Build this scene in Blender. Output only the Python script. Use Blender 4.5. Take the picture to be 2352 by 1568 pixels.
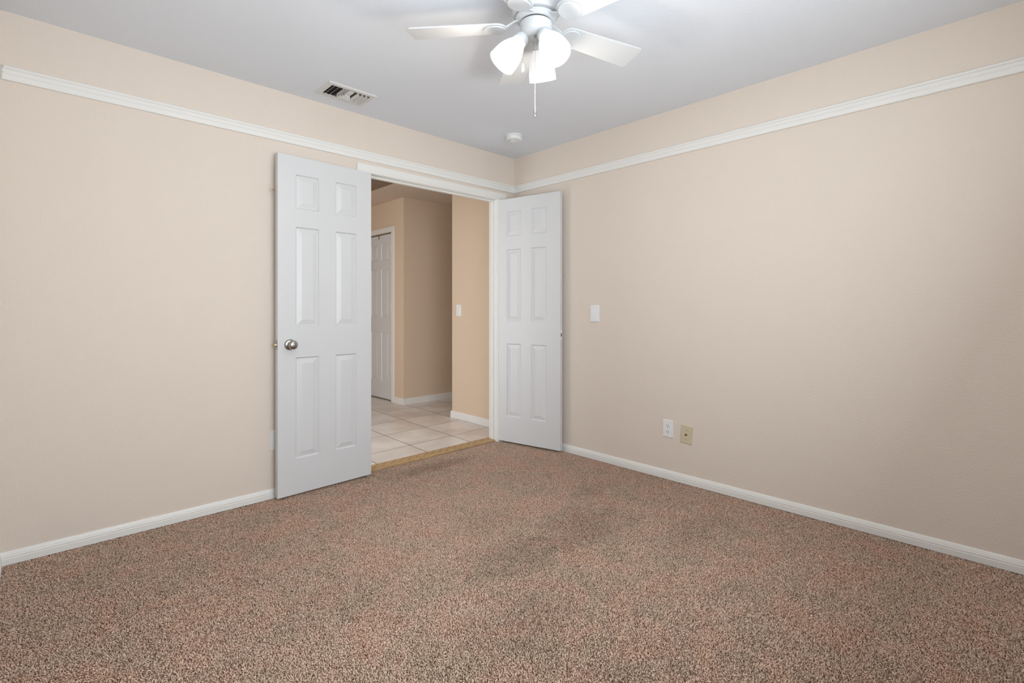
import bpy, bmesh, math, random
from mathutils import Vector, Matrix

sc = bpy.context.scene
for o in list(bpy.data.objects):
    bpy.data.objects.remove(o)
C = sc.collection
R = math.radians
PI = math.pi

# ------------------------------------------------------------------ camera
# world: the far corner of the room is the origin; wall_left is y = 0 (door wall),
# wall_right is x = 0; the room lies in x < 0, y < 0; carpet at z = 0
W, HH = 2352, 1568
F_PX, YAW, HORIZON = 1143.055, 46.092, 709.177
cam_d = bpy.data.cameras.new('camera')
cam = bpy.data.objects.new('camera', cam_d)
C.objects.link(cam)
cam.location = (-3.0396, -3.1302, 1.1276)
cam.rotation_euler = (R(90), 0, R(YAW - 90))
cam_d.sensor_fit = 'HORIZONTAL'
cam_d.sensor_width = 36
cam_d.lens = F_PX / W * 36
cam_d.shift_y = -(HH / 2 - HORIZON) / W
cam_d.clip_start = 0.02
sc.camera = cam

# ------------------------------------------------------------------ world, light, exposure
sc.view_settings.view_transform = 'Standard'
sc.view_settings.look = 'None'
sc.view_settings.gamma = 1
sc.view_settings.use_curve_mapping = False
sc.view_settings.exposure = 0.27
world = bpy.data.worlds.new('world')
sc.world = world
world.use_nodes = True
wb = world.node_tree.nodes['Background']
wb.inputs[0].default_value = (0.75, 0.87, 1.0, 1)
wb.inputs[1].default_value = 1.2


def area(name, loc, rot, sx, sy, power, col):
    d = bpy.data.lights.new(name, 'AREA')
    d.shape = 'RECTANGLE'
    d.size, d.size_y = sx, sy
    d.energy = power
    d.color = col
    o = bpy.data.objects.new(name, d)
    C.objects.link(o)
    o.location = loc
    o.rotation_euler = rot
    return o


ROOM_W, ROOM_D, ROOM_H = 3.15, 3.48, 2.44
# daylight of the bedroom window (back wall, faces the door wall)
area('bedroom_window_daylight', (-2.15, -3.46, 1.42), (R(112), 0, R(8)), 1.55, 1.25, 49, (0.86, 0.94, 1.0))
# weak fill light added at the side wall, beside the camera
area('side_fill', (-3.13, -2.2, 1.35), (R(90), 0, R(-90)), 0.9, 1.1, 3, (0.93, 0.97, 1.0))
# fill light added out of view on the left to brighten the hall
area('hall_fill', (-2.40, 0.70, 1.2), (R(90), 0, R(-58)), 0.95, 1.9, 16.5, (1.0, 0.97, 0.94))


# ------------------------------------------------------------------ materials
def srgb(r, g, b):
    f = lambda c: (c / 255 / 12.92) if c / 255 <= 0.04045 else ((c / 255 + 0.055) / 1.055) ** 2.4
    return (f(r), f(g), f(b), 1)


def mat(name, col, rough=0.5, metal=0.0, bump=None, emit=None, spec=None, mott=None):
    m = bpy.data.materials.new(name)
    m.use_nodes = True
    nt = m.node_tree
    b = nt.nodes['Principled BSDF']
    b.inputs['Base Color'].default_value = col
    b.inputs['Roughness'].default_value = rough
    b.inputs['Metallic'].default_value = metal
    if spec is not None:
        b.inputs['Specular IOR Level'].default_value = spec
    if emit:
        b.inputs['Emission Color'].default_value = emit[0]
        b.inputs['Emission Strength'].default_value = emit[1]
    tc = nt.nodes.new('ShaderNodeTexCoord')
    if mott:  # (scale, amount): faint paint mottling
        n = nt.nodes.new('ShaderNodeTexNoise')
        n.inputs['Scale'].default_value = mott[0]
        n.inputs['Detail'].default_value = 3
        nt.links.new(tc.outputs['Object'], n.inputs['Vector'])
        mx = nt.nodes.new('ShaderNodeMix')
        mx.data_type = 'RGBA'
        mx.inputs[6].default_value = tuple(c * (1 - mott[1]) for c in col[:3]) + (1,)
        mx.inputs[7].default_value = tuple(min(1, c * (1 + mott[1])) for c in col[:3]) + (1,)
        nt.links.new(n.outputs['Fac'], mx.inputs[0])
        nt.links.new(mx.outputs[2], b.inputs['Base Color'])
    if bump:  # (scale, strength, distance, lo, hi)
        n = nt.nodes.new('ShaderNodeTexNoise')
        n.inputs['Scale'].default_value = bump[0]
        n.inputs['Detail'].default_value = 2.5
        nt.links.new(tc.outputs['Object'], n.inputs['Vector'])
        rm = nt.nodes.new('ShaderNodeMapRange')
        rm.inputs[1].default_value = bump[3]
        rm.inputs[2].default_value = bump[4]
        nt.links.new(n.outputs['Fac'], rm.inputs[0])
        bp = nt.nodes.new('ShaderNodeBump')
        bp.inputs['Strength'].default_value = bump[1]
        bp.inputs['Distance'].default_value = bump[2]
        nt.links.new(rm.outputs[0], bp.inputs['Height'])
        nt.links.new(bp.outputs[0], b.inputs['Normal'])
    return m


M = {}
M['wall'] = mat('peach_wall_paint', srgb(229, 217, 205), 0.75, bump=(130, 0.35, 0.0016, 0.35, 0.7), mott=(1.2, 0.008), spec=0.25)
M['hallwall'] = mat('wall_paint_warm_tint', srgb(224, 202, 178), 0.75, bump=(130, 0.3, 0.0016, 0.35, 0.7), spec=0.25)  # same paint as the bedroom, warm bounced light put into its colour
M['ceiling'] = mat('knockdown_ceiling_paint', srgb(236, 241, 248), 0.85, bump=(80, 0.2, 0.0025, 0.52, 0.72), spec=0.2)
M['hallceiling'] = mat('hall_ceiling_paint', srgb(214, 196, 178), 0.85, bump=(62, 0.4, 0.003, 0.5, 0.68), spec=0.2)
M['trim'] = mat('white_trim_paint', srgb(238, 237, 233), 0.4, mott=(3, 0.006))
M['door'] = mat('white_door_paint', srgb(219, 220, 221), 0.38, bump=(260, 0.12, 0.0006, 0.4, 0.6))
M['white'] = mat('white_plastic', srgb(238, 239, 240), 0.35)
M['fan'] = mat('white_fan_enamel', srgb(207, 210, 212), 0.4)
M['vent'] = mat('white_register_enamel', srgb(224, 223, 220), 0.45)
M['almond'] = mat('almond_plastic', srgb(212, 201, 172), 0.4)
M['steel'] = mat('satin_nickel', srgb(176, 174, 170), 0.28, 1.0)
M['chrome'] = mat('polished_chrome', srgb(205, 205, 205), 0.15, 1.0)
M['brass'] = mat('pale_brass', srgb(214, 190, 150), 0.3, 1.0)
M['dark'] = mat('cavity_shade', srgb(40, 38, 36), 0.8)  # flat dark colour painted in for the shade inside holes and gaps
M['slot'] = mat('dark_slot', srgb(50, 48, 46), 0.7)
M['grille'] = mat('brown_grille', srgb(134, 114, 94), 0.6)
M['bead'] = mat('bead_chain_metal', srgb(215, 215, 212), 0.3, 0.6)
M['glow'] = mat('lit_bulb', (1, 1, 1, 1), 0.5, emit=((1, 0.97, 0.93, 1), 1.7))
M['shade'] = mat('frosted_lit_glass', (0.55, 0.55, 0.55, 1), 0.3, emit=((1, 0.99, 0.975, 1), 0.42))


def carpet_material():
    m = bpy.data.materials.new('flecked_brown_carpet')
    m.use_nodes = True
    nt = m.node_tree
    N = lambda t: nt.nodes.new(t)
    L = nt.links.new
    b = nt.nodes['Principled BSDF']
    b.inputs['Roughness'].default_value = 0.95
    b.inputs['Specular IOR Level'].default_value = 0.05
    tc = N('ShaderNodeTexCoord')

    def noise(scale, detail=2.0, rough=0.5, dist=0.0):
        n = N('ShaderNodeTexNoise')
        n.inputs['Scale'].default_value = scale
        n.inputs['Detail'].default_value = detail
        n.inputs['Roughness'].default_value = rough
        n.inputs['Distortion'].default_value = dist
        L(tc.outputs['Object'], n.inputs['Vector'])
        return n

    def ramp(src, pts):
        r = N('ShaderNodeValToRGB')
        e = r.color_ramp.elements
        while len(e) < len(pts):
            e.new(0.5)
        for k, (p, c) in enumerate(pts):
            e[k].position = p
            e[k].color = c
        L(src, r.inputs[0])
        return r

    # yarn flecks: light tips over dark strands
    fine = noise(190, 3.0, 0.60, 0.5)
    fl = ramp(fine.outputs['Fac'], [(0.35, srgb(92, 66, 52)), (0.44, srgb(182, 150, 130)), (0.53, srgb(229, 201, 181)), (0.68, srgb(245, 224, 207))])
    # warm / grey patches of the pile
    pat = noise(5.5, 4.0, 0.6, 0.6)
    pc = ramp(pat.outputs['Fac'], [(0.38, (0.88, 0.91, 0.87, 1)), (0.50, (0.97, 0.96, 0.95, 1)), (0.62, (1.0, 0.93, 0.90, 1))])
    mul = N('ShaderNodeMix')
    mul.data_type = 'RGBA'
    mul.blend_type = 'MULTIPLY'
    mul.inputs[0].default_value = 1.0
    L(fl.outputs[0], mul.inputs[6])
    L(pc.outputs[0], mul.inputs[7])
    last = mul.outputs[2]
    # darker spots with uneven edges, multiplied into the pile colour
    sep = N('ShaderNodeSeparateXYZ')
    L(tc.outputs['Object'], sep.inputs[0])
    edge = noise(9, 4.0, 0.65)
    for (sx, sy, rx, ry, amt) in DARK_SPOTS:
        mp = N('ShaderNodeMapping')
        mp.inputs['Location'].default_value = (-sx / rx, -sy / ry, 0)
        mp.inputs['Scale'].default_value = (1 / rx, 1 / ry, 0)
        L(tc.outputs['Object'], mp.inputs[0])
        ln = N('ShaderNodeVectorMath')
        ln.operation = 'LENGTH'
        L(mp.outputs[0], ln.inputs[0])
        ad = N('ShaderNodeMath')
        ad.operation = 'MULTIPLY_ADD'
        L(edge.outputs['Fac'], ad.inputs[0])
        ad.inputs[1].default_value = 1.6
        L(ln.outputs['Value'], ad.inputs[2])
        mr = N('ShaderNodeMapRange')
        mr.interpolation_type = 'SMOOTHSTEP'
        mr.inputs[1].default_value = 1.0
        mr.inputs[2].default_value = 1.9
        mr.inputs[3].default_value = amt
        mr.inputs[4].default_value = 0.0
        L(ad.outputs[0], mr.inputs[0])
        mx = N('ShaderNodeMix')
        mx.data_type = 'RGBA'
        mx.blend_type = 'MULTIPLY'
        mx.inputs[7].default_value = (0.55, 0.56, 0.52, 1)
        L(mr.outputs[0], mx.inputs[0])
        L(last, mx.inputs[6])
        last = mx.outputs[2]
    L(last, b.inputs['Base Color'])
    return m


DARK_SPOTS = [(-0.98, -1.52, 0.38, 0.26, 0.5), (-1.45, -1.50, 0.36, 0.22, 0.45), (-0.95, -0.18, 0.42, 0.12, 0.55), (-1.30, -1.15, 0.30, 0.16, 0.25), (-0.55, -1.25, 0.30, 0.12, 0.3), (-1.9, -2.3, 0.25, 0.18, 0.25),
        (-1.75, -1.85, 0.35, 0.20, 0.3), (-0.62, -1.95, 0.35, 0.15, 0.3), (-2.2, -1.3, 0.4, 0.25, 0.15)]
M['carpet'] = carpet_material()
M['backing'] = mat('carpet_backing', srgb(96, 76, 64), 0.95)


def tile_material():
    m = bpy.data.materials.new('cream_floor_tile')
    m.use_nodes = True
    nt = m.node_tree
    N = lambda t: nt.nodes.new(t)
    L = nt.links.new
    b = nt.nodes['Principled BSDF']
    b.inputs['Roughness'].default_value = 0.32
    tc = N('ShaderNodeTexCoord')

    def line(vec, off, pitch, half):
        d = N('ShaderNodeVectorMath')
        d.operation = 'DOT_PRODUCT'
        L(tc.outputs['Object'], d.inputs[0])
        d.inputs[1].default_value = vec
        a = N('ShaderNodeMath')
        a.operation = 'ADD'
        L(d.outputs['Value'], a.inputs[0])
        a.inputs[1].default_value = off + 40 * pitch
        p = N('ShaderNodeMath')
        p.operation = 'PINGPONG'
        L(a.outputs[0], p.inputs[0])
        p.inputs[1].default_value = pitch / 2
        g = N('ShaderNodeMath')
        g.operation = 'LESS_THAN'
        L(p.outputs[0], g.inputs[0])
        g.inputs[1].default_value = half
        f = N('ShaderNodeMath')
        f.operation = 'DIVIDE'
        L(a.outputs[0], f.inputs[0])
        f.inputs[1].default_value = pitch
        fl = N('ShaderNodeMath')
        fl.operation = 'FLOOR'
        L(f.outputs[0], fl.inputs[0])
        return g, fl
    g1, f1 = line((1, -0.030, 0), 0.370, 0.435, 0.0035)
    g2, f2 = line((-0.028, 1, 0), -0.445, 0.435, 0.0030)
    mxm = N('ShaderNodeMath')
    mxm.operation = 'MAXIMUM'
    L(g1.outputs[0], mxm.inputs[0])
    L(g2.outputs[0], mxm.inputs[1])
    cb = N('ShaderNodeCombineXYZ')
    L(f1.outputs[0], cb.inputs[0])
    L(f2.outputs[0], cb.inputs[1])
    wn = N('ShaderNodeTexWhiteNoise')
    L(cb.outputs[0], wn.inputs['Vector'])
    vm = N('ShaderNodeVectorMath')
    vm.operation = 'MULTIPLY_ADD'
    L(wn.outputs['Color'], vm.inputs[0])
    vm.inputs[1].default_value = (7, 7, 7)
    L(tc.outputs['Object'], vm.inputs[2])
    n = N('ShaderNodeTexNoise')
    n.inputs['Scale'].default_value = 3.2
    n.inputs['Detail'].default_value = 4
    L(vm.outputs[0], n.inputs['Vector'])
    r = N('ShaderNodeValToRGB')
    e = r.color_ramp.elements
    e[0].position, e[0].color = 0.32, srgb(216, 205, 196)
    e[1].position, e[1].color = 0.68, srgb(240, 235, 230)
    L(n.outputs['Fac'], r.inputs[0])
    mx = N('ShaderNodeMix')
    mx.data_type = 'RGBA'
    mx.inputs[7].default_value = srgb(92, 72, 62)
    L(mxm.outputs[0], mx.inputs[0])
    L(r.outputs[0], mx.inputs[6])
    L(mx.outputs[2], b.inputs['Base Color'])
    bp = N('ShaderNodeBump')
    bp.invert = True
    bp.inputs['Distance'].default_value = 0.002
    L(mxm.outputs[0], bp.inputs['Height'])
    L(bp.outputs[0], b.inputs['Normal'])
    return m


M['tile'] = tile_material()


def strip_material():
    m = bpy.data.materials.new('tan_threshold_wood')
    m.use_nodes = True
    nt = m.node_tree
    N = lambda t: nt.nodes.new(t)
    L = nt.links.new
    b = nt.nodes['Principled BSDF']
    b.inputs['Roughness'].default_value = 0.5
    tc = N('ShaderNodeTexCoord')
    mp = N('ShaderNodeMapping')
    mp.inputs['Scale'].default_value = (3, 40, 3)
    L(tc.outputs['Object'], mp.inputs[0])
    n = N('ShaderNodeTexNoise')
    n.inputs['Scale'].default_value = 6
    n.inputs['Detail'].default_value = 4
    L(mp.outputs[0], n.inputs[0])
    r = N('ShaderNodeValToRGB')
    e = r.color_ramp.elements
    e[0].position, e[0].color = 0.3, srgb(164, 132, 92)
    e[1].position, e[1].color = 0.7, srgb(202, 170, 126)
    L(n.outputs[0], r.inputs[0])
    L(r.outputs[0], b.inputs['Base Color'])
    return m


M['strip'] = strip_material()
M['groove'] = mat('threshold_groove', srgb(104, 74, 46), 0.7)


# ------------------------------------------------------------------ mesh helpers
def finish(name, bm, m, parent=None, smooth=False):
    bmesh.ops.recalc_face_normals(bm, faces=bm.faces)
    me = bpy.data.meshes.new(name)
    bm.to_mesh(me)
    bm.free()
    for mm in (m if isinstance(m, (list, tuple)) else [m]):
        me.materials.append(mm)
    if smooth:
        for p in me.polygons:
            p.use_smooth = True
        me.set_sharp_from_angle(angle=R(38))
    o = bpy.data.objects.new(name, me)
    C.objects.link(o)
    if parent:
        o.parent = parent
    return o


def tag(o, label=None, cat=None, group=None, kind=None):
    if label: o['label'] = label
    if cat: o['category'] = cat
    if group: o['group'] = group
    if kind: o['kind'] = kind
    return o


def empty(name, loc, rz=0.0):
    o = bpy.data.objects.new(name, None)
    C.objects.link(o)
    o.location = loc
    o.rotation_euler = (0, 0, rz)
    o.empty_display_size = 0.05
    return o


def box(bm, x0, y0, z0, x1, y1, z1, mi=0):
    vs = [bm.verts.new(p) for p in ((x0, y0, z0), (x1, y0, z0), (x1, y1, z0), (x0, y1, z0), (x0, y0, z1), (x1, y0, z1), (x1, y1, z1), (x0, y1, z1))]
    for f in ((0, 3, 2, 1), (4, 5, 6, 7), (0, 1, 5, 4), (1, 2, 6, 5), (2, 3, 7, 6), (3, 0, 4, 7)):
        fc = bm.faces.new([vs[i] for i in f])
        fc.material_index = mi
    return vs


def frame_of(axis):
    a = Vector(axis).normalized()
    u = a.orthogonal().normalized()
    return a, u, a.cross(u)


def lathe(bm, prof, origin, axis, seg=32, mi=0, cap0=True, cap1=True):
    """prof = [(radius, distance along axis)]"""
    a, u, v = frame_of(axis)
    o = Vector(origin)
    rings = []
    for (r, h) in prof:
        if r < 1e-6:
            rings.append([bm.verts.new(o + a * h)])
        else:
            rings.append([bm.verts.new(o + a * h + (u * math.cos(2 * PI * k / seg) + v * math.sin(2 * PI * k / seg)) * r) for k in range(seg)])
    for A, B in zip(rings, rings[1:]):
        for k in range(seg):
            k2 = (k + 1) % seg
            if len(A) == 1 and len(B) == 1:
                continue
            if len(A) == 1:
                f = bm.faces.new((A[0], B[k], B[k2]))
            elif len(B) == 1:
                f = bm.faces.new((A[k], B[0], A[k2]))
            else:
                f = bm.faces.new((A[k], B[k], B[k2], A[k2]))
            f.material_index = mi
    if cap0 and len(rings[0]) > 1:
        bm.faces.new(rings[0]).material_index = mi
    if cap1 and len(rings[-1]) > 1:
        bm.faces.new(rings[-1]).material_index = mi


def tube(bm, pts, r, seg=10, mi=0):
    pts = [Vector(p) for p in pts]
    rings = []
    for i, p in enumerate(pts):
        t = (pts[min(i + 1, len(pts) - 1)] - pts[max(i - 1, 0)]).normalized()
        if i == 0:
            u = t.orthogonal().normalized()
        else:
            u = (u - t * u.dot(t)).normalized()
        v = t.cross(u)
        rr = r[i] if isinstance(r, (list, tuple)) else r
        rings.append([bm.verts.new(p + (u * math.cos(2 * PI * k / seg) + v * math.sin(2 * PI * k / seg)) * rr) for k in range(seg)])
    for A, B in zip(rings, rings[1:]):
        for k in range(seg):
            bm.faces.new((A[k], B[k], B[(k + 1) % seg], A[(k + 1) % seg])).material_index = mi
    bm.faces.new(rings[0]).material_index = mi
    bm.faces.new(rings[-1]).material_index = mi


def prism(bm, prof, p0, p1, nrm, m0=0.0, m1=0.0, mi=0):
    """moulding: closed profile [(distance from wall, z)] swept from p0 to p1 (xy points on the wall);
    m0/m1 = mitre factors at the ends"""
    p0, p1, n = Vector((*p0, 0)), Vector((*p1, 0)), Vector((*nrm, 0))
    t = (p1 - p0).normalized()
    a = [bm.verts.new(p0 + n * d + t * (m0 * d) + Vector((0, 0, z))) for d, z in prof]
    b = [bm.verts.new(p1 + n * d - t * (m1 * d) + Vector((0, 0, z))) for d, z in prof]
    k = len(prof)
    for i in range(k):
        bm.faces.new((a[i], b[i], b[(i + 1) % k], a[(i + 1) % k])).material_index = mi
    bm.faces.new(a).material_index = mi
    bm.faces.new(b).material_index = mi


def plate(bm, outline, z0, z1, mi=0):
    """closed outline of (x, y) extruded from z0 to z1"""
    a = [bm.verts.new((x, y, z0)) for x, y in outline]
    b = [bm.verts.new((x, y, z1)) for x, y in outline]
    k = len(outline)
    for i in range(k):
        bm.faces.new((a[i], a[(i + 1) % k], b[(i + 1) % k], b[i])).material_index = mi
    bm.faces.new(a).material_index = mi
    bm.faces.new(b).material_index = mi


def bevel(o, w, seg=2, ang=30):
    b = o.modifiers.new('bevel', 'BEVEL')
    b.width = w
    b.segments = seg
    b.limit_method = 'ANGLE'
    b.angle_limit = R(ang)
    return o


# ------------------------------------------------------------------ the room
T = 0.10                       # wall thickness
OX0, OX1, OZ = -1.415, -0.205, 2.052   # clear door opening
JT = 0.018                     # jamb board thickness

bm = bmesh.new()
box(bm, -ROOM_W - T, -ROOM_D - T, -0.06, T, 0.035, -0.007)
tag(finish('floor', bm, M['backing']), 'bedroom floor under the flecked brown carpet', 'floor', kind='structure')


def carpet_pile():
    # cut pile: one short leaning yarn tuft per few millimetres, as hair curves
    import numpy as np
    rng = np.random.default_rng(7)
    sp = 0.0040
    xs = np.arange(-ROOM_W + 0.014, -0.012, sp)
    ys = np.arange(-ROOM_D + 0.014, 0.022, sp)
    gx, gy = np.meshgrid(xs, ys)
    gx, gy = gx.ravel(), gy.ravel()
    gx = gx + rng.uniform(-0.0020, 0.0020, gx.size)
    gy = gy + rng.uniform(-0.0020, 0.0020, gy.size)
    keep = (gy < -0.013) | ((gx > OX0) & (gx < OX1))
    gx, gy = gx[keep], gy[keep]
    n = gx.size
    ang = rng.uniform(0, 2 * np.pi, n)
    lean = rng.uniform(0.0010, 0.0070, n)
    # pile direction varies slowly over the floor
    ld = 0.0012
    dx = np.cos(ang) * lean + ld * np.sin(gx * 2.1 + gy * 1.3)
    dy = np.sin(ang) * lean + ld * np.cos(gx * 1.7 - gy * 2.4)
    h = rng.uniform(0.0070, 0.0112, n)
    P = 4
    pts = np.zeros((n, P, 3), np.float32)
    rad = np.zeros((n, P), np.float32)
    prof = (0.0014, 0.0015, 0.00135, 0.0008)
    for k in range(P):
        t = k / (P - 1)
        pts[:, k, 0] = gx + dx * t * t
        pts[:, k, 1] = gy + dy * t * t
        pts[:, k, 2] = -0.0072 + h * (t - 0.22 * t * t)
        rad[:, k] = prof[k]
    hc = bpy.data.hair_curves.new('carpet')
    hc.add_curves([P] * n)
    hc.attributes['position'].data.foreach_set('vector', pts.ravel()) if 'position' in hc.attributes else hc.position_data.foreach_set('vector', pts.ravel())
    ra = hc.attributes.get('radius') or hc.attributes.new('radius', 'FLOAT', 'POINT')
    ra.data.foreach_set('value', rad.ravel())
    hc.materials.append(M['carpet'])
    o = bpy.data.objects.new('carpet', hc)
    C.objects.link(o)
    return o


tag(carpet_pile(), 'brown and pink flecked cut-pile carpet covering the whole bedroom floor', 'carpet', kind='stuff')

bm = bmesh.new()
box(bm, -ROOM_W - T, -ROOM_D - T, ROOM_H, T, T, ROOM_H + 0.06)
tag(finish('ceiling', bm, M['ceiling']), 'pale grey-white bedroom ceiling with a knockdown texture', 'ceiling', kind='structure')

bm = bmesh.new()
box(bm, -ROOM_W - T, 0, 0, OX0 - JT, T, ROOM_H)
box(bm, OX1 + JT, 0, 0, T, T, ROOM_H)
box(bm, OX0 - JT, 0, OZ + JT, OX1 + JT, T, ROOM_H)
bmesh.ops.remove_doubles(bm, verts=bm.verts, dist=1e-5)
tag(finish('wall_left', bm, M['wall']), 'peach painted wall with the open double doorway', 'wall', kind='structure')

bm = bmesh.new()
box(bm, 0, -ROOM_D - T, 0, T, 0, ROOM_H)
tag(finish('wall_right', bm, M['wall']), 'peach painted wall with the dimmer switch and low outlets', 'wall', kind='structure')

bm = bmesh.new()   # side wall beside the camera with an opening for the added window
SW = (-2.65, -1.75, 0.8, 1.9)
box(bm, -ROOM_W - T, -ROOM_D - T, 0, -ROOM_W, SW[0], ROOM_H)
box(bm, -ROOM_W - T, SW[1], 0, -ROOM_W, 0, ROOM_H)
box(bm, -ROOM_W - T, SW[0], 0, -ROOM_W, SW[1], SW[2])
box(bm, -ROOM_W - T, SW[0], SW[3], -ROOM_W, SW[1], ROOM_H)
tag(finish('wall_side', bm, M['wall']), 'peach side wall beside the camera with an added window', 'wall', kind='structure')
BW = (-2.95, -1.35, 0.8, 2.05)
bm = bmesh.new()
box(bm, -ROOM_W, -ROOM_D - T, 0, BW[0], -ROOM_D, ROOM_H)
box(bm, BW[1], -ROOM_D - T, 0, 0, -ROOM_D, ROOM_H)
box(bm, BW[0], -ROOM_D - T, 0, BW[1], -ROOM_D, BW[2])
box(bm, BW[0], -ROOM_D - T, BW[3], BW[1], -ROOM_D, ROOM_H)
tag(finish('wall_back', bm, M['wall']), 'peach back wall behind the camera with a wide window', 'wall', kind='structure')


def glass_material():
    m = bpy.data.materials.new('window_glass')
    m.use_nodes = True
    b = m.node_tree.nodes['Principled BSDF']
    b.inputs['Transmission Weight'].default_value = 1
    b.inputs['Roughness'].default_value = 0.0
    b.inputs['IOR'].default_value = 1.45
    return m


M['glass'] = glass_material()


def window(name, along, w0, w1, z0, z1, depth, lab):
    """along = 'x' for the back wall, 'y' for the side wall"""
    def bx(bm, a0, a1, d0, d1, zz0, zz1):
        if along == 'x':
            box(bm, a0, d0, zz0, a1, d1, zz1)
        else:
            box(bm, d0, a0, zz0, d1, a1, zz1)
    bm = bmesh.new()
    d0, d1 = depth - 0.03, depth + 0.01
    bx(bm, w0, w1, d0, d1, z0, z0 + 0.045)
    bx(bm, w0, w1, d0, d1, z1 - 0.045, z1)
    bx(bm, w0, w0 + 0.045, d0, d1, z0 + 0.045, z1 - 0.045)
    bx(bm, w1 - 0.045, w1, d0, d1, z0 + 0.045, z1 - 0.045)
    mid = (w0 + w1) / 2
    bx(bm, mid - 0.02, mid + 0.02, d0, d1, z0 + 0.045, z1 - 0.045)
    o = tag(finish(name, bm, M['trim']), lab, 'window', kind='structure')
    bm = bmesh.new()
    bx(bm, w0 + 0.045, w1 - 0.045, depth - 0.014, depth - 0.008, z0 + 0.045, z1 - 0.045)
    finish('pane', bm, M['glass'], o)


window('window_1', 'x', BW[0], BW[1], BW[2], BW[3], -ROOM_D - 0.06, 'wide white framed window in the back wall behind the camera')
window('added_side_window', 'y', SW[0], SW[1], SW[2], SW[3], -ROOM_W - 0.06, 'unseen white framed window added to the side wall beside the camera')  # unseen window, added to go with the side fill light

# picture rail and baseboards ------------------------------------------------
RZ0, RZ1 = 2.1355, 2.1965
rail = [(0, RZ0), (0.010, RZ0), (0.0125, RZ0 + 0.004), (0.0125, RZ0 + 0.024), (0.0155, RZ0 + 0.028), (0.0155, RZ0 + 0.032), (0.013, RZ0 + 0.035),
        (0.013, RZ0 + 0.044), (0.019, RZ0 + 0.050), (0.019, RZ0 + 0.058), (0.0165, RZ1), (0, RZ1)]
bm = bmesh.new()
prism(bm, rail, (-ROOM_W, 0), (0, 0), (0, -1), 1, 1)
tag(finish('trim_1', bm, M['trim']), 'white ridged picture rail along the door wall', 'picture rail', kind='structure')
bm = bmesh.new()
prism(bm, rail, (0, 0), (0, -ROOM_D), (-1, 0), 1, 1)
tag(finish('trim_2', bm, M['trim']), 'white ridged picture rail along the switch wall', 'picture rail', kind='structure')
base = [(0, 0), (0.013, 0), (0.013, 0.027), (0.0115, 0.029), (0.0115, 0.034), (0.0125, 0.036), (0.010, 0.041), (0.010, 0.044), (0.0085, 0.047), (0.006, 0.054), (0.003, 0.057), (0, 0.057)]
LEG = 0.062                    # casing leg width
bm = bmesh.new()
prism(bm, base, (-ROOM_W, 0), (OX0 - LEG, 0), (0, -1), 1, 0)
tag(finish('baseboard_left', bm, M['trim']), 'low white baseboard along the door wall left of the doorway', 'baseboard', kind='structure')
bm = bmesh.new()
prism(bm, base, (0, 0), (0, -ROOM_D), (-1, 0), 1, 1)
prism(bm, base, (OX1 + LEG, 0), (0, 0), (0, -1), 0, 1)
tag(finish('baseboard_right', bm, M['trim']), 'low white baseboard along the switch wall', 'baseboard', kind='structure')
bm = bmesh.new()
prism(bm, base, (-ROOM_W, -ROOM_D), (-ROOM_W, 0), (1, 0), 1, 1)
tag(finish('baseboard_side', bm, M['trim']), 'low white baseboard along the side wall beside the camera', 'baseboard', kind='structure')

# doorway: jambs with stop, and casing ---------------------------------------
bm = bmesh.new()
y0, y1 = -0.001, T + 0.001
box(bm, OX1, y0, 0, OX1 + JT, y1, OZ + JT)
box(bm, OX0 - JT, y0, 0, OX0, y1, OZ + JT)
box(bm, OX0, y0, OZ, OX1, y1, OZ + JT)
for (a, b_) in ((OX1 - 0.012, OX1), (OX0, OX0 + 0.012)):
    box(bm, a, 0.038, 0, b_, 0.070, OZ - 0.012)
box(bm, OX0, 0.038, OZ - 0.012, OX1, 0.070, OZ)
tag(bevel(finish('trim_3', bm, M['trim']), 0.0025), 'white door jamb with stop moulding inside the doorway', 'door frame', kind='structure')

cas = [(0, 0), (0.011, 0), (0.012, 0.003), (0.012, 0.012), (0.0145, 0.018), (0.016, 0.030), (0.016, 0.050), (0.013, 0.056), (0, 0.056)]
bm = bmesh.new()
CZ = OZ + 0.003
prism(bm, [(d, CZ + z) for d, z in cas], (OX0 - LEG, 0), (OX1 + LEG + 0.035, 0), (0, -1))
box(bm, OX1 + 0.004, -0.014, 0, OX1 + LEG, 0.0, CZ)
box(bm, OX0 - LEG, -0.014, 0, OX0 - 0.004, 0.0, CZ)
tag(finish('trim_4', bm, M['trim']), 'white flat casing around the bedroom side of the doorway', 'door casing', kind='structure')

# threshold strip -------------------------------------------------------------
bm = bmesh.new()
prism(bm, [(0.0, 0.0), (0.0, 0.012), (0.014, 0.018), (0.085, 0.018), (0.105, 0.010), (0.105, 0.0)], (OX1, 0.125), (OX0, 0.125), (0, -1))
th = tag(finish('door_threshold', bm, M['strip']), 'tan wooden threshold strip with slanted grooves between the carpet and the hall tile', 'threshold')
bm = bmesh.new()
x = OX0 + 0.01
while x < OX1 - 0.09:
    a = [(x, 0.036, 0.0182), (x + 0.0035, 0.036, 0.0182), (x + 0.0815, 0.110, 0.0184), (x + 0.078, 0.110, 0.0184)]
    lo = [bm.verts.new((p[0], p[1], 0.0170)) for p in a]
    hi = [bm.verts.new(p) for p in a]
    for i in range(4):
        bm.faces.new((lo[i], lo[(i + 1) % 4], hi[(i + 1) % 4], hi[i]))
    bm.faces.new(lo)
    bm.faces.new(hi)
    x += 0.070
g = finish('groove', bm, M['groove'], th)


# ------------------------------------------------------------------ panelled doors
ROWS = ((0.212, 0.820), (1.008, 1.606), (1.716, 1.922))   # panel rows, from the foot of the leaf


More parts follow.
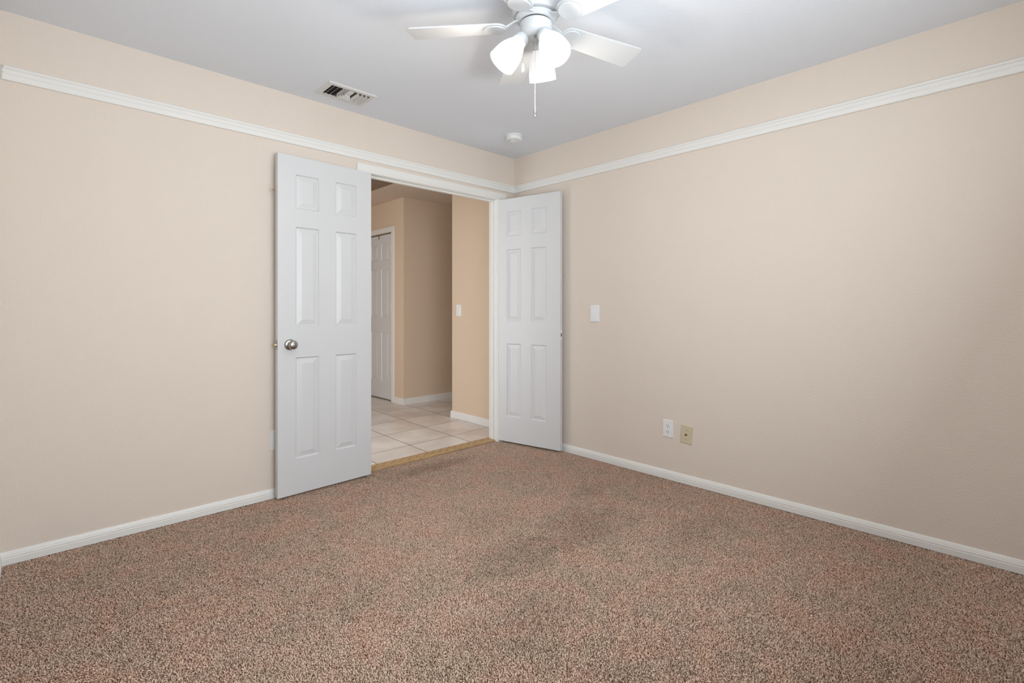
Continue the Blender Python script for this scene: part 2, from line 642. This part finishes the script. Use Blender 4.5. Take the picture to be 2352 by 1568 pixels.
def door_leaf(name, width, cols, height=2.03, th=0.035):
    """leaf in the local x-z plane: x from 0 (hinge) to width, faces at y = 0 (front, looks to -y) and y = th"""
    bm = bmesh.new()
    xs = sorted({0.0, width, *[c for p in cols for c in p]})
    zs = sorted({0.0, height, *[c for p in ROWS for c in p]})
    pan = lambda xa, za: any(abs(xa - c[0]) < 1e-6 for c in cols) and any(abs(za - r[0]) < 1e-6 for r in ROWS)
    for y, s in ((0.0, 1), (th, -1)):
        for xa, xb in zip(xs, xs[1:]):
            for za, zb in zip(zs, zs[1:]):
                if not pan(xa, za):
                    bm.faces.new([bm.verts.new(p) for p in ((xa, y, za), (xb, y, za), (xb, y, zb), (xa, y, zb))])
                else:
                    # ogee edge down, flat groove, broad bevel up, raised field
                    rings = [(0, 0), (0.003, 0.004), (0.006, 0.0085), (0.009, 0.0090), (0.036, 0.0020), (0.038, 0.0014)]
                    L_ = [[bm.verts.new(p) for p in ((xa + i, y + s * d, za + i), (xb - i, y + s * d, za + i), (xb - i, y + s * d, zb - i), (xa + i, y + s * d, zb - i))] for i, d in rings]
                    for A, B in zip(L_, L_[1:]):
                        for k in range(4):
                            bm.faces.new((A[k], A[(k + 1) % 4], B[(k + 1) % 4], B[k]))
                    bm.faces.new(L_[-1])
    for (a, b_) in (((0, 0), (width, 0)), ((width, 0), (width, height)), ((width, height), (0, height)), ((0, height), (0, 0))):
        bm.faces.new([bm.verts.new(p) for p in ((a[0], 0, a[1]), (b_[0], 0, b_[1]), (b_[0], th, b_[1]), (a[0], th, a[1]))])
    bmesh.ops.remove_doubles(bm, verts=bm.verts, dist=1e-5)
    return finish(name, bm, M['door'])


def hinge(parent, z, y=0.0, x=-0.004, m='white'):
    bm = bmesh.new()
    lathe(bm, [(0.0035, 0), (0.0055, 0.002), (0.0055, 0.086), (0.0035, 0.089)], (x, y, z), (0, 0, 1), 12)
    box(bm, x, y - 0.001, z + 0.003, x + 0.028, y + 0.001, z + 0.085)
    return finish('hinge', bm, M[m], parent, True)


def knob(parent, x, z, out=-1, m='steel'):
    bm = bmesh.new()
    y = 0.0 if out < 0 else 0.035
    lathe(bm, [(0.0325, 0.0), (0.0325, 0.003), (0.030, 0.007), (0.024, 0.010), (0.0115, 0.012), (0.0105, 0.027), (0.014, 0.032), (0.0215, 0.037), (0.0265, 0.046), (0.0265, 0.053),
               (0.0235, 0.060), (0.0165, 0.064), (0.0095, 0.065), (0.0085, 0.062), (0.0, 0.062)], (x, y, z), (0, out, 0), 40)
    k = finish('door_knob', bm, M[m], parent, True)
    bm = bmesh.new()
    lathe(bm, [(0.0055, 0.0600), (0.0055, 0.0655), (0.004, 0.0665), (0, 0.0665)], (x, y, z), (0, out, 0), 20)
    box(bm, x - 0.0006, y + out * 0.0662, z - 0.003, x + 0.0006, y + out * 0.0669, z + 0.003, 1)
    finish('lock_cylinder', bm, [M['chrome'], M['slot']], k, True)
    return k


# left leaf, swung almost flat against the wall
ca, sa = math.cos(R(182.158)), math.sin(R(182.158))
WL = 0.610
# built mirrored: local +x runs to the latch edge, front (y=0) faces the room
dl = door_leaf('door_1', WL, ((0.107, 0.252), (0.360, 0.505)))
dl.location = (-1.3972, -0.055, 0.015)
dl.rotation_euler = (0, 0, R(182.158))
# after the turn local -y would face the wall, so flip the leaf thickness: mirror y in mesh
for v in dl.data.vertices:
    v.co.y = -v.co.y
dl.data.flip_normals()
tag(dl, 'open white six-panel door leaf left of the doorway, with the round nickel knob', 'door', kind='structure')
k = knob(dl, 0.540, 0.900, out=1)
for ch in [k] + list(k.children):
    for v in ch.data.vertices:
        v.co.y -= 0.035
bm = bmesh.new()
box(bm, WL, -0.030, 0.872, WL + 0.0012, -0.005, 0.930)
lp = finish('latch_plate', bm, M['steel'], dl)
bm = bmesh.new()
lathe(bm, [(0.0105, 0), (0.0105, 0.006), (0.008, 0.011), (0, 0.012)], (WL + 0.001, -0.0175, 0.900), (1, 0, 0), 16)
finish('latch_bolt', bm, M['brass'], lp, True)
for z in (0.18, 0.95, 1.76):
    h = hinge(dl, z, -0.037, -0.002)
bm = bmesh.new()
tube(bm, [(WL - 0.06, -0.041, 1.817), (WL + 0.012, -0.041, 1.817)], 0.0032, 10)
lathe(bm, [(0.0032, 0), (0.005, 0.001), (0.006, 0.005), (0.005, 0.009), (0, 0.011)], (WL + 0.012, -0.041, 1.817), (1, 0, 0), 14)
tag(finish('stop_pin', bm, M['brass'], dl, True), 'small brass pin sticking out behind the door edge')

# right leaf, opened a little past square
dr = door_leaf('door_2', 0.606, ((0.097, 0.240), (0.337, 0.481)))
dr.location = (-0.199, 0.002, 0.018)
ang = math.atan2(-0.588 - 0.002, -0.075 + 0.199)
dr.rotation_euler = (0, 0, ang)
tag(dr, 'open white six-panel door leaf standing in front of the room corner, without a knob', 'door', kind='structure')
bm = bmesh.new()
box(bm, 0.606, 0.006, 0.865, 0.6068, 0.030, 0.945)
sp = finish('strike_plate', bm, M['white'], dr)
bm = bmesh.new()
box(bm, 0.6066, 0.0115, 0.893, 0.6074, 0.0245, 0.919)
finish('strike_hole', bm, M['dark'], sp)
for z in (0.18, 0.95, 1.76):
    hinge(dr, z, 0.036, -0.002)

# ------------------------------------------------------------------ the hall beyond the doorway
HX = 0.105                     # hall wall seen through the doorway
HC = 1.035                     # its outside corner
FY = 1.965                     # far wall (runs to the right)
CX = 0.098                     # closet wall continues from the far wall's corner
HL, HB = -2.5, 3.7

bm = bmesh.new()
box(bm, HL - T, 0.035, -0.06, 2.3, HB + T, 0.0)
tag(finish('hall_floor', bm, M['tile']), 'large cream floor tiles with dark grout in the hall', 'tile floor', kind='structure')
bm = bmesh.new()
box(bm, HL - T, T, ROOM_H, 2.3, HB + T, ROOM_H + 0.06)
tag(finish('hall_ceiling', bm, M['hallceiling']), 'tan ceiling of the hall', 'ceiling', kind='structure')
bm = bmesh.new()
box(bm, HX, T, 0, HX + T, HC, ROOM_H)
box(bm, HX + T, HC - T, 0, 2.3, HC, ROOM_H)
tag(finish('hall_wall_near', bm, M['hallwall']), 'tan hall wall with a light switch, seen right in the doorway', 'wall', kind='structure')
bm = bmesh.new()
box(bm, CX, FY, 0, 2.3, FY + T, ROOM_H)
box(bm, 2.2, HC, 0, 2.3, FY, ROOM_H)
DY0, DY1 = 2.232, 2.850        # hall door opening
box(bm, CX, FY + T, 0, CX + T, DY0, ROOM_H)
box(bm, CX, DY1, 0, CX + T, HB, ROOM_H)
box(bm, CX, DY0, 2.062, CX + T, DY1, ROOM_H)
box(bm, CX + T, DY0 - 0.1, 0, CX + 0.15, DY1 + 0.3, ROOM_H)
tag(finish('hall_wall_far', bm, M['hallwall']), 'tan hall wall turning a corner beside the closed hall door', 'wall', kind='structure')
bm = bmesh.new()
box(bm, HL - T, HB, 0, CX + T, HB + T, ROOM_H)
box(bm, HL - T, T, 0, HL, 0.15, ROOM_H)
box(bm, HL - T, 1.35, 0, HL, HB, ROOM_H)
box(bm, HL - T, 0.15, 2.2, HL, 1.35, ROOM_H)  # opening added as a source for the hall fill light
tag(finish('hall_wall_end', bm, M['hallwall']), 'unseen tan end and side walls of the hall with an added wide opening', 'wall', kind='structure')

hb = [(0, 0), (0.013, 0), (0.013, 0.062), (0.009, 0.070), (0, 0.073)]
bm = bmesh.new()
prism(bm, hb, (HX, T), (HX, HC), (-1, 0), 0, -1)
prism(bm, hb, (HX, HC), (2.2, HC), (0, 1), -1, 0)
tag(finish('baseboard_hall_near', bm, M['trim']), 'white baseboard under the hall wall with the switch', 'baseboard', kind='structure')
bm = bmesh.new()
prism(bm, hb, (CX, FY), (2.2, FY), (0, -1), -1, 0)
prism(bm, hb, (CX, FY), (CX, DY0 - 0.065), (-1, 0), -1, 0)
tag(finish('baseboard_hall_far', bm, M['trim']), 'white baseboard around the corner of the far hall wall', 'baseboard', kind='structure')

# hall door with casing
bm = bmesh.new()
hc = [(0, 0), (0.010, 0), (0.013, 0.012), (0.016, 0.035), (0.016, 0.052), (0.012, 0.058), (0, 0.058)]
box(bm, CX - 0.014, DY0 - 0.062, 0, CX, DY0 - 0.004, 2.066)
box(bm, CX - 0.014, DY1 + 0.004, 0, CX, DY1 + 0.062, 2.066)
box(bm, CX - 0.014, DY0 - 0.062, 2.066, CX, DY1 + 0.062, 2.126)
box(bm, CX - 0.001, DY0 - 0.004, 0, CX + 0.004, DY0 + 0.002, 2.066)
tag(bevel(finish('trim_5', bm, M['trim']), 0.004), 'white casing around the closed hall door', 'door casing', kind='structure')
dh = door_leaf('door_3', 0.606, ((0.085, 0.262), (0.344, 0.521)))
dh.location = (CX + 0.006, DY0 + 0.006, 0.016)
dh.rotation_euler = (0, 0, R(90))
for v in dh.data.vertices:
    v.co.y = -v.co.y
dh.data.flip_normals()
dh.rotation_euler = (0, 0, R(90))
tag(dh, 'closed white six-panel door in the hall, seen through the doorway', 'door', kind='structure')
for z in (0.33, 1.10, 1.80):
    hinge(dh, z, 0.006, -0.002)
k = knob(dh, 0.55, 0.90, out=1)
for ch in [k] + list(k.children):
    for v in ch.data.vertices:
        v.co.y -= 0.035
bm = bmesh.new()
box(bm, 0.312, 0.0, 1.985, 0.320, 0.004, 2.032)
finish('door_hook', bm, M['slot'], dh)


# ------------------------------------------------------------------ wall plates (local: x right, z up, faces -y)
def rrect(w, h, r, n=4):
    out = []
    for cx, cz, a0 in ((w / 2 - r, h / 2 - r, 0), (-w / 2 + r, h / 2 - r, 90), (-w / 2 + r, -h / 2 + r, 180), (w / 2 - r, -h / 2 + r, 270)):
        for k in range(n + 1):
            a = R(a0 + 90 * k / n)
            out.append((cx + r * math.cos(a), cz + r * math.sin(a)))
    return out


def slab(bm, outline, y0, y1, dx=0, dz=0, inset=0.0, mi=0):
    a = [bm.verts.new((x + dx, y0, z + dz)) for x, z in outline]
    s = 1 - inset
    b = [bm.verts.new((x * s + dx, y1, z * s + dz)) for x, z in outline]
    k = len(outline)
    for i in range(k):
        bm.faces.new((a[i], a[(i + 1) % k], b[(i + 1) % k], b[i])).material_index = mi
    bm.faces.new(a).material_index = mi
    bm.faces.new(b).material_index = mi


def screw(parent, z, m, r=0.0032, y=-0.006):
    bm = bmesh.new()
    lathe(bm, [(r, 0), (r, 0.0008), (r * 0.6, 0.0016), (0, 0.0016)], (0, y, z), (0, -1, 0), 14)
    box(bm, -r * 0.8, y - 0.0019, z - 0.0004, r * 0.8, y - 0.0015, z + 0.0004, 1)
    return finish('screw', bm, [m, M['slot']], parent)


def outlet(name, loc, rz, label):
    e = tag(empty(name, loc, rz), label, 'outlet', 'duplex outlets low on the bedroom walls')
    bm = bmesh.new()
    slab(bm, rrect(0.070, 0.115, 0.004), 0, -0.0035)
    slab(bm, rrect(0.070, 0.115, 0.004), -0.0035, -0.006, inset=0.05)
    finish('cover_plate', bm, M['white'], e)
    for dz in (0.0195, -0.0195):
        bm = bmesh.new()
        ol = [(0.0172 * math.cos(t), max(-0.0135, min(0.0135, 0.0172 * math.sin(t)))) for t in [2 * PI * i / 32 for i in range(32)]]
        slab(bm, ol, -0.0055, -0.0078, dz=dz)
        f = finish('receptacle', bm, M['white'], e)
        bm = bmesh.new()
        box(bm, -0.0078, -0.0082, dz - 0.001, -0.0053, -0.0077, dz + 0.0078)
        box(bm, 0.0053, -0.0082, dz + 0.0, 0.0078, -0.0077, dz + 0.0070)
        lathe(bm, [(0.0029, 0), (0.0029, 0.0005)], (0, -0.0077, dz - 0.0072), (0, -1, 0), 12)
        finish('slots', bm, M['slot'], f)
    screw(e, 0, M['white'], 0.0028)
    return e


WR = R(-90)    # plates on wall_right face -x
outlet('wall_outlet', (0, -1.468, 0.334), WR, 'white duplex outlet low on the switch wall, left of the almond cable plate')
outlet('wall_outlet', (-1.986, 0, 0.344), 0, 'white outlet low on the door wall, half hidden behind the left door leaf')

e = tag(empty('dimmer_switch', (0, -0.871, 1.093), WR), 'white dimmer switch at hand height on the wall right of the open right door leaf', 'light switch')
bm = bmesh.new()
slab(bm, rrect(0.078, 0.126, 0.004), 0, -0.004)
slab(bm, rrect(0.078, 0.126, 0.004), -0.004, -0.007, inset=0.05)
slab(bm, rrect(0.056, 0.104, 0.003), -0.007, -0.0085, inset=0.03)
finish('cover_plate', bm, M['white'], e)
bm = bmesh.new()
slab(bm, rrect(0.026, 0.058, 0.003), -0.0083, -0.0105, dz=0.002)
finish('paddle', bm, M['white'], e)
bm = bmesh.new()
v = box(bm, -0.010, -0.0165, -0.024, 0.010, -0.0100, 0.026)
o = finish('slider', bm, M['white'], e)
for vv in o.data.vertices:
    if vv.co.y < -0.013 and vv.co.z > 0:
        vv.co.y = -0.0115
screw(e, 0.046, M['white'], 0.0026, -0.0083)

e = tag(empty('light_switch', (HX, 0.922, 1.113), WR), 'small white rocker switch on the hall wall seen through the doorway', 'light switch')
bm = bmesh.new()
slab(bm, rrect(0.074, 0.118, 0.004), 0, -0.004)
slab(bm, rrect(0.074, 0.118, 0.004), -0.004, -0.007, inset=0.05)
finish('cover_plate', bm, M['white'], e)
bm = bmesh.new()
box(bm, -0.0165, -0.010, -0.033, 0.0165, -0.0068, 0.033)
o = finish('rocker', bm, M['white'], e)
for vv in o.data.vertices:
    if vv.co.y < -0.008 and vv.co.z < 0:
        vv.co.y = -0.0145

e = tag(empty('cable_plate', (0, -1.598, 0.317), WR), 'almond cable wall plate set slightly crooked, right of the white outlet', 'wall plate')
e.rotation_euler = (0, R(4.0), WR)
bm = bmesh.new()
slab(bm, rrect(0.076, 0.116, 0.004), 0, -0.004)
slab(bm, rrect(0.076, 0.116, 0.004), -0.004, -0.007, inset=0.05)
finish('cover_plate', bm, M['almond'], e)
bm = bmesh.new()
lathe(bm, [(0.0085, 0), (0.0085, 0.003), (0.0060, 0.003), (0.0060, 0.006), (0.0048, 0.006), (0.0048, 0.004), (0, 0.004)], (0, -0.0068, 0), (0, -1, 0), 18)
o = finish('cable_jack', bm, M['brass'], e, True)
bm = bmesh.new()
lathe(bm, [(0.0044, 0), (0.0044, 0.001)], (0, -0.0109, 0), (0, -1, 0), 14)
finish('jack_hole', bm, M['dark'], o)
screw(e, 0.030, M['steel'], 0.0030, -0.0068)
screw(e, -0.030, M['steel'], 0.0030, -0.0068)

# ------------------------------------------------------------------ smoke detector
e = tag(empty('smoke_detector', (-0.408, -0.420, ROOM_H)), 'round white smoke detector on the ceiling near the room corner', 'smoke detector')
bm = bmesh.new()
lathe(bm, [(0.066, 0), (0.068, 0.003), (0.068, 0.011), (0.064, 0.013)], (0, 0, 0), (0, 0, -1), 48)
finish('mounting_base', bm, M['white'], e, True)
bm = bmesh.new()
lathe(bm, [(0.058, 0.012), (0.058, 0.016), (0.060, 0.018), (0.060, 0.032), (0.056, 0.037), (0.030, 0.039), (0.028, 0.041), (0.0, 0.041)], (0, 0, 0), (0, 0, -1), 48)
bd = finish('cover', bm, M['white'], e, True)
bm = bmesh.new()
lathe(bm, [(0.016, 0.040), (0.016, 0.0435), (0.013, 0.0445), (0, 0.0445)], (0.004, 0.014, 0), (0, 0, -1), 28)
finish('test_button', bm, M['white'], bd, True)
bm = bmesh.new()
lathe(bm, [(0.0045, 0.0370), (0.0045, 0.0392), (0, 0.0392)], (-0.036, 0.020, 0), (0, 0, -1), 14)
finish('indicator_light', bm, M['slot'], bd)

# ------------------------------------------------------------------ ceiling register
VX0, VX1, VY0, VY1 = -1.812, -1.510, -0.343, -0.137
e = tag(empty('air_vent', ((VX0 + VX1) / 2, (VY0 + VY1) / 2, ROOM_H)), 'white rectangular air register on the bedroom ceiling above the door wall', 'air vent')
hw, hd = (VX1 - VX0) / 2, (VY1 - VY0) / 2
iw, idp = hw - 0.030, hd - 0.030
bm = bmesh.new()


def ringframe(bm, o_, i_, z_o, z_m, z_i):
    rings = []
    for (a, b_), z in ((o_, 0.0), (o_, z_o), ((o_[0] - 0.006, o_[1] - 0.006), z_m), (i_, z_m), (i_, z_i)):
        rings.append([bm.verts.new((sx * a, sy * b_, z)) for sx, sy in ((-1, -1), (1, -1), (1, 1), (-1, 1))])
    for A, B in zip(rings, rings[1:]):
        for k in range(4):
            bm.faces.new((A[k], A[(k + 1) % 4], B[(k + 1) % 4], B[k]))


ringframe(bm, (hw, hd), (iw, idp), -0.003, -0.008, -0.0005)
finish('frame', bm, M['vent'], e)
bm = bmesh.new()
box(bm, -iw, -idp, -0.0015, iw, idp, -0.0004)
finish('duct_shade_sheet', bm, M['dark'], e)  # dark sheet standing in for the shaded duct, no hole cut


def vane(bm, pts, lean, z0=-0.001, z1=-0.0135, t=0.0011):
    """thin strip following pts (xy), its lower edge offset by lean (xy)"""
    for p, q in zip(pts, pts[1:]):
        d = (Vector(q) - Vector(p)).normalized()
        n = Vector((-d.y, d.x)) * t / 2
        lx, ly = lean
        vs = []
        for (pp, z, off) in ((p, z0, (0, 0)), (q, z0, (0, 0)), (q, z1, (lx, ly)), (p, z1, (lx, ly))):
            for s in (1, -1):
                vs.append(bm.verts.new((pp[0] + n.x * s + off[0], pp[1] + n.y * s + off[1], z)))
        for f in ((0, 2, 4, 6), (1, 7, 5, 3), (0, 1, 3, 2), (2, 3, 5, 4), (4, 5, 7, 6), (6, 7, 1, 0)):
            bm.faces.new([vs[i] for i in f])


for k in range(3):
    bm = bmesh.new()
    x = -iw + 0.022 + 0.027 * k
    vane(bm, [(x, -idp), (x, idp)], (-0.013, 0))
    finish('louvre', bm, M['vent'], e)
for k in range(3):
    bm = bmesh.new()
    x = iw - 0.022 - 0.027 * k
    vane(bm, [(x - 0.010, -idp), (x, -idp + 0.022), (x, idp)], (0.013, 0))
    finish('louvre', bm, M['vent'], e)
for k in range(4):
    bm = bmesh.new()
    a = 0.018 + 0.0085 * k
    yb = -idp + 0.070 + 0.0165 * k
    vane(bm, [(-a - 0.002, -idp), (-a - 0.002, yb - 0.018), (-a + 0.012, yb), (a + 0.004, yb)], (0, 0.010))
    finish('louvre', bm, M['vent'], e)
bm = bmesh.new()
vane(bm, [(0.0, -idp + 0.003), (0.0, -idp + 0.056)], (0.0, 0.0), -0.009, -0.012, 0.034)
finish('deflector', bm, M['vent'], e)
for sx in (-1, 1):
    bm = bmesh.new()
    lathe(bm, [(0.003, 0), (0.003, 0.001), (0, 0.0015)], (sx * (iw + 0.016), 0.0, -0.008), (0, 0, -1), 12)
    finish('screw', bm, M['steel'], e)

# hall return-air grille
e = tag(empty('return_air_grille', (-0.62, 1.62, ROOM_H)), 'brown slatted return-air grille on the hall ceiling', 'air vent')
bm = bmesh.new()
hw, hd = 0.31, 0.45
iw, idp = hw - 0.025, hd - 0.025
ringframe(bm, (hw, hd), (iw, idp), -0.003, -0.008, -0.0005)
finish('frame', bm, M['hallceiling'], e)
bm = bmesh.new()
box(bm, -iw, -idp, -0.0015, iw, idp, -0.0004)
finish('duct_shade_sheet', bm, M['dark'], e)  # dark sheet painted in for the unlit duct above the slats
n = int(2 * idp / 0.016)
for k in range(n):
    bm = bmesh.new()
    y = -idp + 0.006 + 0.016 * k
    vane(bm, [(-iw, y), (iw, y)], (0, 0.003), -0.006, -0.0092, 0.0015)
    finish('slat', bm, M['grille'], e)

# ------------------------------------------------------------------ ceiling fan
FX, FYY = -1.5695, -1.7430
fan = tag(empty('ceiling_fan', (FX, FYY, ROOM_H)), 'white five-blade ceiling fan with three lit frosted glass shades', 'ceiling fan')
Z = lambda z: z - ROOM_H     # local height


def lathe_z(bm, prof, seg=56, mi=0):
    lathe(bm, [(r, Z(z)) for r, z in prof], (0, 0, 0), (0, 0, 1), seg, mi)


bm = bmesh.new()
lathe_z(bm, [(0.082, 2.4395), (0.084, 2.432), (0.080, 2.425), (0.078, 2.39), (0.082, 2.375), (0.094, 2.362), (0.096, 2.35), (0.096, 2.322), (0.090, 2.312), (0.074, 2.309)])
finish('motor_housing', bm, M['fan'], fan, True)
bm = bmesh.new()
lathe_z(bm, [(0.062, 2.312), (0.062, 2.303)])
lathe_z(bm, [(0.0600, 2.2895), (0.0600, 2.279)])
finish('gap_shade_rings', bm, M['dark'], fan, True)  # shade of the two motor gaps, put in as dark recessed rings
bm = bmesh.new()
lathe_z(bm, [(0.078, 2.3055), (0.083, 2.3045), (0.084, 2.302), (0.070, 2.290), (0.067, 2.2885)])
fw = finish('flywheel', bm, M['fan'], fan, True)
bm = bmesh.new()
lathe_z(bm, [(0.0635, 2.2825), (0.0650, 2.281), (0.0650, 2.258), (0.0625, 2.243), (0.0550, 2.232), (0.0450, 2.2255), (0.040, 2.2240), (0.0, 2.2235)])
sw = finish('switch_housing', bm, M['fan'], fan, True)

BLZ = 2.274
PITCH = R(-10.7)
TH0 = R(129.75)
RB = 0.524


def blade_outline():
    pts = []
    # rounded root, straight flaring sides, tip with soft corners
    w0, w1 = 0.052, 0.0655
    r0 = 0.118
    for k in range(9):
        a = PI / 2 + PI * k / 8
        pts.append((r0 + 0.045 + 0.045 * math.cos(a), w0 * math.sin(a)))
    tip = []
    rc = 0.016
    for k in range(5):
        a = -PI / 2 + (PI / 2) * k / 4
        tip.append((RB - rc + rc * math.cos(a), -w1 + rc + rc * math.sin(a)))
    for k in range(5):
        a = (PI / 2) * k / 4
        tip.append((RB - rc + rc * math.cos(a), w1 - rc + rc * math.sin(a)))
    return pts + tip


blades = []
bm = bmesh.new()
plate(bm, blade_outline(), -0.003, 0.003)
blade0 = bevel(finish('blade', bm, M['fan'], fan), 0.0012)
# blade iron: curved arm from the flywheel to a rounded medallion under the blade root
bm = bmesh.new()
arm = []
for k in range(9):
    t = k / 8
    rr = 0.070 + 0.075 * t
    zz = 0.022 - 0.0275 * (3 * t * t - 2 * t ** 3)
    hwid = 0.0165 - 0.0030 * math.sin(PI * t) + 0.006 * max(0, t - 0.7)
    arm.append((rr, zz, hwid))
prev = None
for (rr, zz, hwid) in arm:
    ring = [bm.verts.new(p) for p in ((rr, -hwid, zz - 0.0035), (rr, hwid, zz - 0.0035), (rr, hwid * 0.85, zz + 0.0035), (rr, -hwid * 0.85, zz + 0.0035))]
    if prev:
        for i in range(4):
            bm.faces.new((prev[i], prev[(i + 1) % 4], ring[(i + 1) % 4], ring[i]))
    else:
        bm.faces.new(ring)
    prev = ring
bm.faces.new(prev)
med = []
for k in range(28):
    a = 2 * PI * k / 28
    c, s = math.cos(a), math.sin(a)
    med.append((0.166 + (0.050 if c > 0 else 0.042) * c, 0.046 * s))
plate(bm, med, -0.0095, -0.003)
iron0 = bevel(finish('blade_iron', bm, M['fan'], blade0, True), 0.0015)
bm = bmesh.new()
for (x, y) in ((0.150, 0.0), (0.185, 0.016), (0.185, -0.016)):
    lathe(bm, [(0.0038, 0.0), (0.0036, 0.0012), (0.0, 0.002)], (x, y, -0.0113), (0, 0, -1), 12)


def place_blade(o, k):
    a = TH0 - k * 2 * PI / 5
    o.location = (0, 0, Z(BLZ))
    o.rotation_mode = 'QUATERNION'
    o.rotation_quaternion = (Matrix.Rotation(a, 3, 'Z') @ Matrix.Rotation(PITCH, 3, 'X')).to_quaternion()


bm.free()
place_blade(blade0, 0)
for k in range(1, 5):
    b_ = blade0.copy()
    C.objects.link(b_)
    b_.parent = fan
    place_blade(b_, k)
    i_ = iron0.copy()
    C.objects.link(i_)
    i_.parent = b_

# three tulip shades
VIEW = R(YAW)
SPROF = [(0.026, 0.000), (0.0285, 0.004), (0.030, 0.012), (0.034, 0.022), (0.0405, 0.035), (0.0470, 0.050), (0.0520, 0.066), (0.0550, 0.082), (0.0565, 0.098), (0.0570, 0.112), (0.0572, 0.124)]
for phi, tau, dz in ((17, 30, 0), (147, 36, 0.010), (-101, 38, 0.006)):
    az = VIEW - R(phi)
    h = Vector((math.cos(az), math.sin(az), 0))
    ax = (h * math.sin(R(tau)) + Vector((0, 0, -math.cos(R(tau))))).normalized()
    p0 = Vector((0, 0, Z(2.247) - dz)) + h * 0.040
    bm = bmesh.new()
    lathe(bm, [(0.014, 0.0), (0.016, 0.010), (0.0235, 0.018), (0.0290, 0.026), (0.0300, 0.040), (0.0285, 0.044)], p0, ax, 32)
    hold = finish('lamp_holder', bm, M['fan'], fan, True)
    s0 = p0 + ax * 0.040
    bm = bmesh.new()
    wall_ = [(r, d) for r, d in SPROF] + [(r - 0.0028, d) for r, d in reversed(SPROF)]
    lathe(bm, wall_, s0, ax, 48, cap0=False, cap1=False)
    sh = finish('lamp_shade', bm, M['shade'], fan, True)
    bm = bmesh.new()
    lathe(bm, [(0.012, 0.004), (0.013, 0.02), (0.020, 0.036), (0.027, 0.052), (0.0295, 0.066), (0.027, 0.080), (0.018, 0.091), (0.008, 0.0955), (0.0, 0.096)], s0, ax, 28)
    finish('light_bulb', bm, M['glow'], sh, True)
    d = bpy.data.lights.new('bulb_light', 'POINT')
    d.energy = 3.0
    d.color = (1, 0.91, 0.81)
    d.shadow_soft_size = 0.03
    lo = bpy.data.objects.new('bulb_light', d)
    C.objects.link(lo)
    lo.parent = fan
    lo.location = s0 + ax * 0.160


def chain(top, zb, px_off, mat_, pend):
    bm = bmesh.new()
    z = top[2]
    while z > zb:
        bmesh.ops.create_icosphere(bm, subdivisions=1, radius=0.00135, matrix=Matrix.Translation((top[0], top[1], z)))
        z -= 0.0036
    tube(bm, [top, (top[0], top[1], zb)], 0.0005, 5)
    c = finish('pull_chain', bm, mat_, fan)
    bm = bmesh.new()
    lathe(bm, pend, (top[0], top[1], zb + 0.001), (0, 0, -1), 20)
    return c, bm


vx, vy = math.cos(VIEW), math.sin(VIEW)
rx, ry = math.sin(VIEW), -math.cos(VIEW)
# long chain with the silver pendant, hung on the camera side of the housing
px_, py_ = -vx * 0.024 - rx * 0.005, -vy * 0.024 - ry * 0.005
bm = bmesh.new()
lathe(bm, [(0.0050, 0), (0.0050, 0.007), (0.0032, 0.009), (0.0032, 0.012), (0.0, 0.012)], (px_, py_, Z(2.2242)), (0, 0, -1), 16)
finish('chain_outlet', bm, M['steel'], sw, True)
c, bm = chain((px_, py_, Z(2.2130)), Z(1.9357), 0, M['bead'], [(0.0015, 0), (0.0045, 0.002), (0.0058, 0.012), (0.0060, 0.030), (0.0050, 0.036), (0.0042, 0.039), (0.0, 0.0375)])
finish('pull_pendant', bm, M['chrome'], c, True)
px2, py2 = vx * 0.03 - rx * 0.052, vy * 0.03 - ry * 0.052
c, bm = chain((px2, py2, Z(2.245)), Z(2.139), 0, M['bead'], [(0.0018, 0), (0.0040, 0.003), (0.0065, 0.022), (0.0070, 0.032), (0.0060, 0.036), (0.004, 0.034), (0.0, 0.032)])
finish('pull_pendant', bm, M['white'], c, True)
